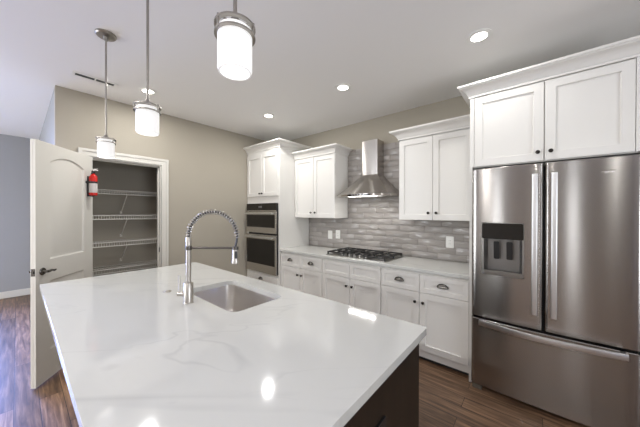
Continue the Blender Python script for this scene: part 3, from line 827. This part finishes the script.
    bd.tube([(4.063+0.034*math.cos(a), yb_, 1.714+0.011*math.sin(a)+0.004*math.cos(a)) for a in [0.5+4.6*k/24 for k in range(25)]], [0.0006+0.0014*math.sin(PI*k/24) for k in range(25)], 6)
    for k in range(7):
        x = 4.044+k*0.0065; hh = 0.008 if k in (0, 2, 5) else 0.0045
        bd.tube([(x, yb_, 1.709), (x+0.002, yb_, 1.709+hh)], 0.0010, 5)
    tag(build('badge', bd, steel_plain, rd), 'small polished badge')
    ft = M().box(FX0+0.01, FX0+0.075, -0.71, yb, 0.0005, 0.044)
    tag(build('foot', ft, foot_gray, t, bevel=0.003), 'grey-brown levelling foot')
    build('foot', M().box(FX1-0.075, FX1-0.01, -0.71, yb, 0.0005, 0.044), dark_gray, t, bevel=0.003)
    for a in (FX0+0.02, FX1-0.07): build('foot', M().box(a, a+0.05, -0.10, -0.05, 0.0005, 0.042), dark_gray, t)
    for a in (FX0+0.02, FX1-0.12): build('hinge_cover', M().box(a, a+0.10, -0.70, -0.60, 1.794, 1.812), dark_gray, t, bevel=0.004)
foot_gray = paint('foot_plastic', (0.13, 0.11, 0.085, 1), 0.5)
recess_gray = metal('dispenser_grey', (0.22, 0.21, 0.20, 1), 0.4)
fridge()

# ------------------------------------------------------------------ island
IX0, IX1, IY0, IY1, IZ = 0.9175, 3.324, -3.0513, -1.9188, 0.914
SX0, SX1, SY0, SY1 = 1.868, 2.488, -2.420, -2.058
def island():
    pz = lambda u, v, t_: (u, v, t_)
    o = build('island_countertop', M().plate(rrect(IX0, IX1, IY0, IY1, 0.008, 3), [rrect(SX0, SX1, SY0, SY1, 0.055, 6)], pz, IZ-0.034, IZ), quartz, bevel=0.003)
    tag(o, 'large white veined quartz countertop on the island in the foreground', 'countertop')
    t = thing('kitchen_island', ((IX0+IX1)/2, -2.35, 0), 'dark espresso island base under the large white countertop', 'island')
    x0, x1, y0, y1, zt = 0.955, 3.295, -2.72, -1.940, IZ-0.0345
    m = M()
    m.box(x0, x1-0.02, y0, y0+0.02, 0, zt); m.box(x0, x0+0.02, y0+0.02, y1-0.02, 0, zt)
    m.box(x0, x1-0.02, y1-0.04, y1-0.022, 0.1, zt); m.box(x0, x1-0.02, y1-0.09, y1-0.075, 0, 0.1)
    m.box(x0+0.02, x1-0.02, y0+0.02, y1-0.04, 0.10, 0.118)
    build('carcass', m, espresso, t, bevel=0.001)
    build('end_panel', M().box(x1-0.02, x1, y0, y1, 0.0, zt), espresso, t, bevel=0.0015)
    for a, b in ((0.96, 1.41), (1.413, 1.86), (1.863, 2.18), (2.183, 2.50), (2.503, 2.90), (2.903, 3.27)):
        s = shaker(a, b, 0.115, zt-0.01, 0)
        build('door', s.xf(Matrix.Translation((a+b, y1-0.022+0.02, 0)) @ Matrix.Rotation(PI, 4, 'Z')), espresso, t)
    u = thing('island_outlet', (x1, -2.33, 0.65), 'black outlet plate on the dark end of the island', 'outlet')
    q = lambda a, b, t_: (t_, a, b)
    build('cover_plate', M().plate(rrect(-2.368, -2.293, 0.590, 0.713, 0.004, 3), [], q, x1+0.0005, x1+0.006), black_plastic, u, bevel=0.002)
    build('receptacle', M().plate(rrect(-2.348, -2.313, 0.618, 0.685, 0.004, 3), [], q, x1+0.005, x1+0.008), black_glass, u)
    # undermount sink
    s = thing('kitchen_sink', ((SX0+SX1)/2, (SY0+SY1)/2, IZ-0.26), 'stainless undermount sink set in the island countertop', 'sink')
    zr = IZ-0.0345; g = 0.004
    def lp(d, z, r): return [(a, b, z) for a, b in rrect(SX0-g+d, SX1+g-d, SY0-g+d, SY1+g-d, r, 6)]
    b = M()
    b.loft([lp(-0.025, zr-0.002, 0.07), lp(-0.025, zr-0.0004, 0.07), lp(0, zr-0.0004, 0.058), lp(0.004, zr-0.05, 0.056), lp(0.010, zr-0.185, 0.052), lp(0.022, zr-0.212, 0.045), lp(0.050, zr-0.221, 0.03)], cap0=False, cap1=True)
    b.loft([lp(-0.025, zr-0.002, 0.07), lp(-0.004, zr-0.004, 0.06), lp(0.006, zr-0.188, 0.054), lp(0.046, zr-0.2235, 0.03)], cap0=False, cap1=True)
    build('bowl', b, sink_steel, s, smooth=50)
    cx, cy = (SX0+SX1)/2, (SY0+SY1)/2
    tag(build('drain', M().lathe([(0.045, -0.001), (0.045, 0.0015), (0.034, 0.002), (0.030, -0.0005), (0.012, -0.0005), (0.009, 0.006), (0, 0.006)], c=(cx, cy, zr-0.2205), seg=24), chrome, s), 'bright round drain')
sink_steel = metal('sink_steel', (0.74, 0.71, 0.68, 1), 0.30, 0.5)
island()

# spring faucet
def faucet():
    bx, by, z = 2.142, -2.502, IZ
    t = thing('kitchen_faucet', (bx, by, z), 'tall brushed nickel spring faucet beside the island sink', 'faucet')
    c_ = (bx, by, z)
    build('base', M().lathe([(0.0275, 0.0005), (0.0275, 0.003), (0.026, 0.005), (0.026, 0.117), (0.024, 0.120), (0.014, 0.121)], c=c_, seg=28), nickel, t)
    build('stem', M().lathe([(0.0140, 0.118), (0.0140, 0.34), (0.0155, 0.342), (0.0155, 0.385), (0.013, 0.390)], c=c_, seg=20), nickel, t)
    D = Vector((0.763, 0.646, 0)); Wd = 0.287; R_ = Wd/2; Z = Vector((0, 0, 1)); B = Vector((bx, by, 0))
    zt = z+0.385; zc = 1.452-R_
    path = [B + Z*(zt+(zc-zt)*k/5) for k in range(5)]
    path += [B + D*(R_-R_*math.cos(PI*k/36)) + Z*(zc+R_*math.sin(PI*k/36)) for k in range(35)]
    path += [B + D*Wd + Z*1.300]
    hx = B + D*(Wd-0.010)
    build('hose', M().tube(path + [B+D*(Wd-0.002)+Z*1.275, hx+Z*1.245, hx+Z*1.225], 0.0062, 10), dark_gray, t)
    P = [Vector(p) for p in path]; S = [0]
    for i in range(1, len(P)): S.append(S[-1]+(P[i]-P[i-1]).length)
    def at(q):
        for i in range(1, len(P)):
            if S[i] >= q:
                u = (q-S[i-1])/(S[i]-S[i-1]+1e-9); return P[i-1].lerp(P[i], u), (P[i]-P[i-1]).normalized()
        return P[-1], (P[-1]-P[-2]).normalized()
    turns = 30; n = turns*14; pts = []; side = D.cross(Z)
    for k in range(n+1):
        p, d = at(S[-1]*k/n); a = 2*PI*turns*k/n
        v = d.cross(side).normalized()
        pts.append(p + (side*math.cos(a)+v*math.sin(a))*0.0135)
    build('spring', M().tube(pts, 0.0030, 6), spring_steel, t)
    za = 1.238
    arm = M().tube([B+Z*za, hx+Z*za], 0.0075, 12)
    arm.lathe([(0.0185, za-0.012), (0.0185, za+0.012)], c=(bx, by, 0), seg=20)
    arm.lathe([(0.0175, za-0.009), (0.0175, za+0.009)], c=(hx.x, hx.y, 0), seg=20)
    build('support_arm', arm, arm_nickel, t)
    hd = build('spray_head', M().lathe([(0.013, 1.246), (0.0165, 1.238), (0.0175, 1.225), (0.0175, 1.170), (0.0205, 1.158), (0.0205, 1.148), (0.015, 1.146)], c=(hx.x, hx.y, 0), seg=20), nickel, t)
    # button on the side of the head that faces the room
    o_ = Vector((0.763*0.45+0.646*0.89, 0.646*0.45-0.763*0.89, 0)).normalized(); s_ = Z.cross(o_)
    pb = lambda u, v, t_: hx + o_*t_ + s_*u + Z*v
    tag(build('spray_button', M().plate(rrect(-0.007, 0.007, 1.178, 1.222, 0.006, 3), [], pb, 0.010, 0.0215), black_plastic, hd), 'black spray button')
    l = M().tube([B - D*0.020 + Z*(z+0.052), B - D*0.062 + Z*(z+0.052)], 0.0150, 16)
    l.tube([B - D*0.053 + Z*(z+0.052), B - D*0.053 + Z*(z+0.085), B - D*0.055 + Z*(z+0.165)], [0.0056, 0.0053, 0.0048], 10)
    build('lever_handle', l, nickel, t)
spring_steel = metal('spring_steel', (0.46, 0.44, 0.42, 1), 0.42)
arm_nickel = metal('dark_nickel', (0.13, 0.12, 0.11, 1), 0.4)  # nickel darkened in colour for the arm's shade and dark reflections
faucet()
b = build('disposal_button', M().lathe([(0.024, 0.0005), (0.024, 0.003), (0.021, 0.005), (0.014, 0.005), (0.013, 0.008), (0, 0.0085)], c=(1.815, -2.505, IZ), seg=24), nickel)
tag(b, 'small round metal button in the countertop left of the faucet', 'button')

# ------------------------------------------------------------------ pendants
def pendant(x, y, label, dz):
    t = thing('pendant_lamp', (x, y, H), label, 'pendant lamp', 'pendant lamps over the island')
    dn = Matrix.Translation((0, 0, dz))
    build('canopy', M().lathe([(0.062, -0.0005), (0.062, -0.010), (0.055, -0.018), (0.014, -0.022), (0.012, -0.045), (0, -0.045)], c=(x, y, H), seg=32), pendant_metal, t)
    build('rod', M().tube([(x, y, H-0.03), (x, y, 2.005+dz)], 0.0058, 12).lathe([(0.008, 2.008), (0.008, 2.03)], c=(x, y, dz), seg=12), pendant_metal, t)
    hld = M(); ro = 0.0555
    def ring(z0, z1, r0, r1): hld.lathe_ring(z0, z1, r0, r1, (x, y, 0))
    ring(1.984, 1.990, 0.047, ro+0.003); ring(1.958, 1.963, 0.0492, ro+0.003)
    for k in range(3):
        a = 0.6+2*PI*k/3
        hld.tube([(x+ro*math.cos(a), y+ro*math.sin(a), 1.956), (x+ro*math.cos(a), y+ro*math.sin(a), 1.994)], 0.0035, 8)
        hld.tube([(x, y, 1.998), (x+ro*math.cos(a), y+ro*math.sin(a), 1.990)], 0.003, 6)
    hld.lathe([(0.014, 1.990), (0.014, 2.008), (0.010, 2.014)], c=(x, y, 0), seg=16)
    build('shade_holder', hld.xf(dn), pendant_metal, t)
    g = M()
    g.lathe([(0.010, 1.981), (0.044, 1.981), (0.0485, 1.977), (0.049, 1.955), (0.049, 1.862), (0.0465, 1.853), (0.041, 1.853), (0.0405, 1.862), (0.0425, 1.872), (0.0425, 1.972), (0.010, 1.976)], c=(x, y, 0), seg=36)
    sh = build('glass_shade', g.xf(dn), shade_glow, t)
    build('bulb', M().lathe([(0.012, 1.975), (0.013, 1.955), (0.024, 1.925), (0.027, 1.908), (0.022, 1.890), (0.010, 1.882), (0, 1.881)], c=(x, y, dz), seg=16), bulb_glow, t)
def lathe_ring(self, z0, z1, r0, r1, c, seg=32):
    c = Vector(c); vv = []; ff = []
    for k in range(seg):
        a = 2*PI*k/seg
        for r, z in ((r0, z0), (r1, z0), (r1, z1), (r0, z1)): vv.append(c+Vector((r*math.cos(a), r*math.sin(a), z)))
    for k in range(seg):
        l = (k+1) % seg
        for q in range(4):
            p = (q+1) % 4; ff.append((k*4+q, k*4+p, l*4+p, l*4+q))
    return self.add(vv, ff)
M.lathe_ring = lathe_ring
bulb_glow = emit('bulb_lit', (1.0, 0.95, 0.88, 1), 4.0)
PEND = ((1.325, 'frosted glass pendant lamp hanging farthest away, in front of the pantry'), (2.243, 'middle of the three frosted glass pendant lamps'), (3.030, 'largest looking pendant lamp, hanging nearest over the island'))
for (x, lab), dz in zip(PEND, (-0.009, -0.016, 0.009)): pendant(x, -2.739, lab, dz)

# ------------------------------------------------------------------ recessed ceiling lights
def downlight(x, y, label, watts, group='recessed ceiling lights'):
    t = thing('recessed_light', (x, y, H), label, 'ceiling light', group)
    m = M(); m.lathe_ring(H-0.005, H-0.0005, 0.052, 0.083, (x, y, 0))
    m.lathe_ring(H-0.0065, H-0.004, 0.052, 0.068, (x, y, 0))
    build('trim_ring', m, white_plastic, t)
    build('lens', M().lathe([(0.053, -0.0035), (0.053, -0.0008)], c=(x, y, H), seg=28), lens_glow, t)
    area('downlight', (x, y, H-0.008), (0, 0, -1), 0.10, 0.10, watts, (1.0, 0.985, 0.96), 'DISK')
downlight(0.553, -2.256, 'recessed ceiling light just above the middle pendant lamp', 8)
downlight(0.986, -0.997, 'recessed ceiling light in front of the tall oven cabinet', 10)
downlight(2.187, -0.991, 'recessed ceiling light in front of the range hood', 3.5)
downlight(3.386, -0.980, 'recessed ceiling light in front of the refrigerator cabinet', 3.3)

for x, wt in ((0.6, 34), (2.2, 36), (3.8, 24), (5.4, 14)):  # unseen lights added to brighten the base cabinet fronts and floor
    downlight(x, -5.1, 'recessed ceiling light over the living area behind the viewpoint', wt, 'recessed lights over the living area')

# ceiling register
def vent():
    x, y = 0.440, -2.665; hx, hy = 0.050, 0.165
    t = thing('ceiling_vent', (x, y, H), 'white slotted air vent on the ceiling behind the far pendant rod', 'vent')
    pz = lambda u, v, t_: (u, v, t_)
    sl = [(y-hy+0.022, y-0.006), (y+0.006, y+hy-0.022)]
    build('frame', M().plate([(x-hx, y-hy), (x+hx, y-hy), (x+hx, y+hy), (x-hx, y+hy)], [[(x-0.026, a), (x+0.026, a), (x+0.026, b), (x-0.026, b)] for a, b in sl], pz, H-0.007, H-0.0005), white_plastic, t, bevel=0.002)
    tag(build('grille', M().box(x-0.027, x+0.027, y-hy+0.02, y+hy-0.02, H-0.0025, H-0.0006), vent_gray, t), 'dark grille opening')
    for k in (-1, 0, 1):
        build('louvre', M().box(x+k*0.017-0.001, x+k*0.017+0.001, y-hy+0.02, y+hy-0.02, H-0.0065, H-0.0026), gray_display, t)
vent()
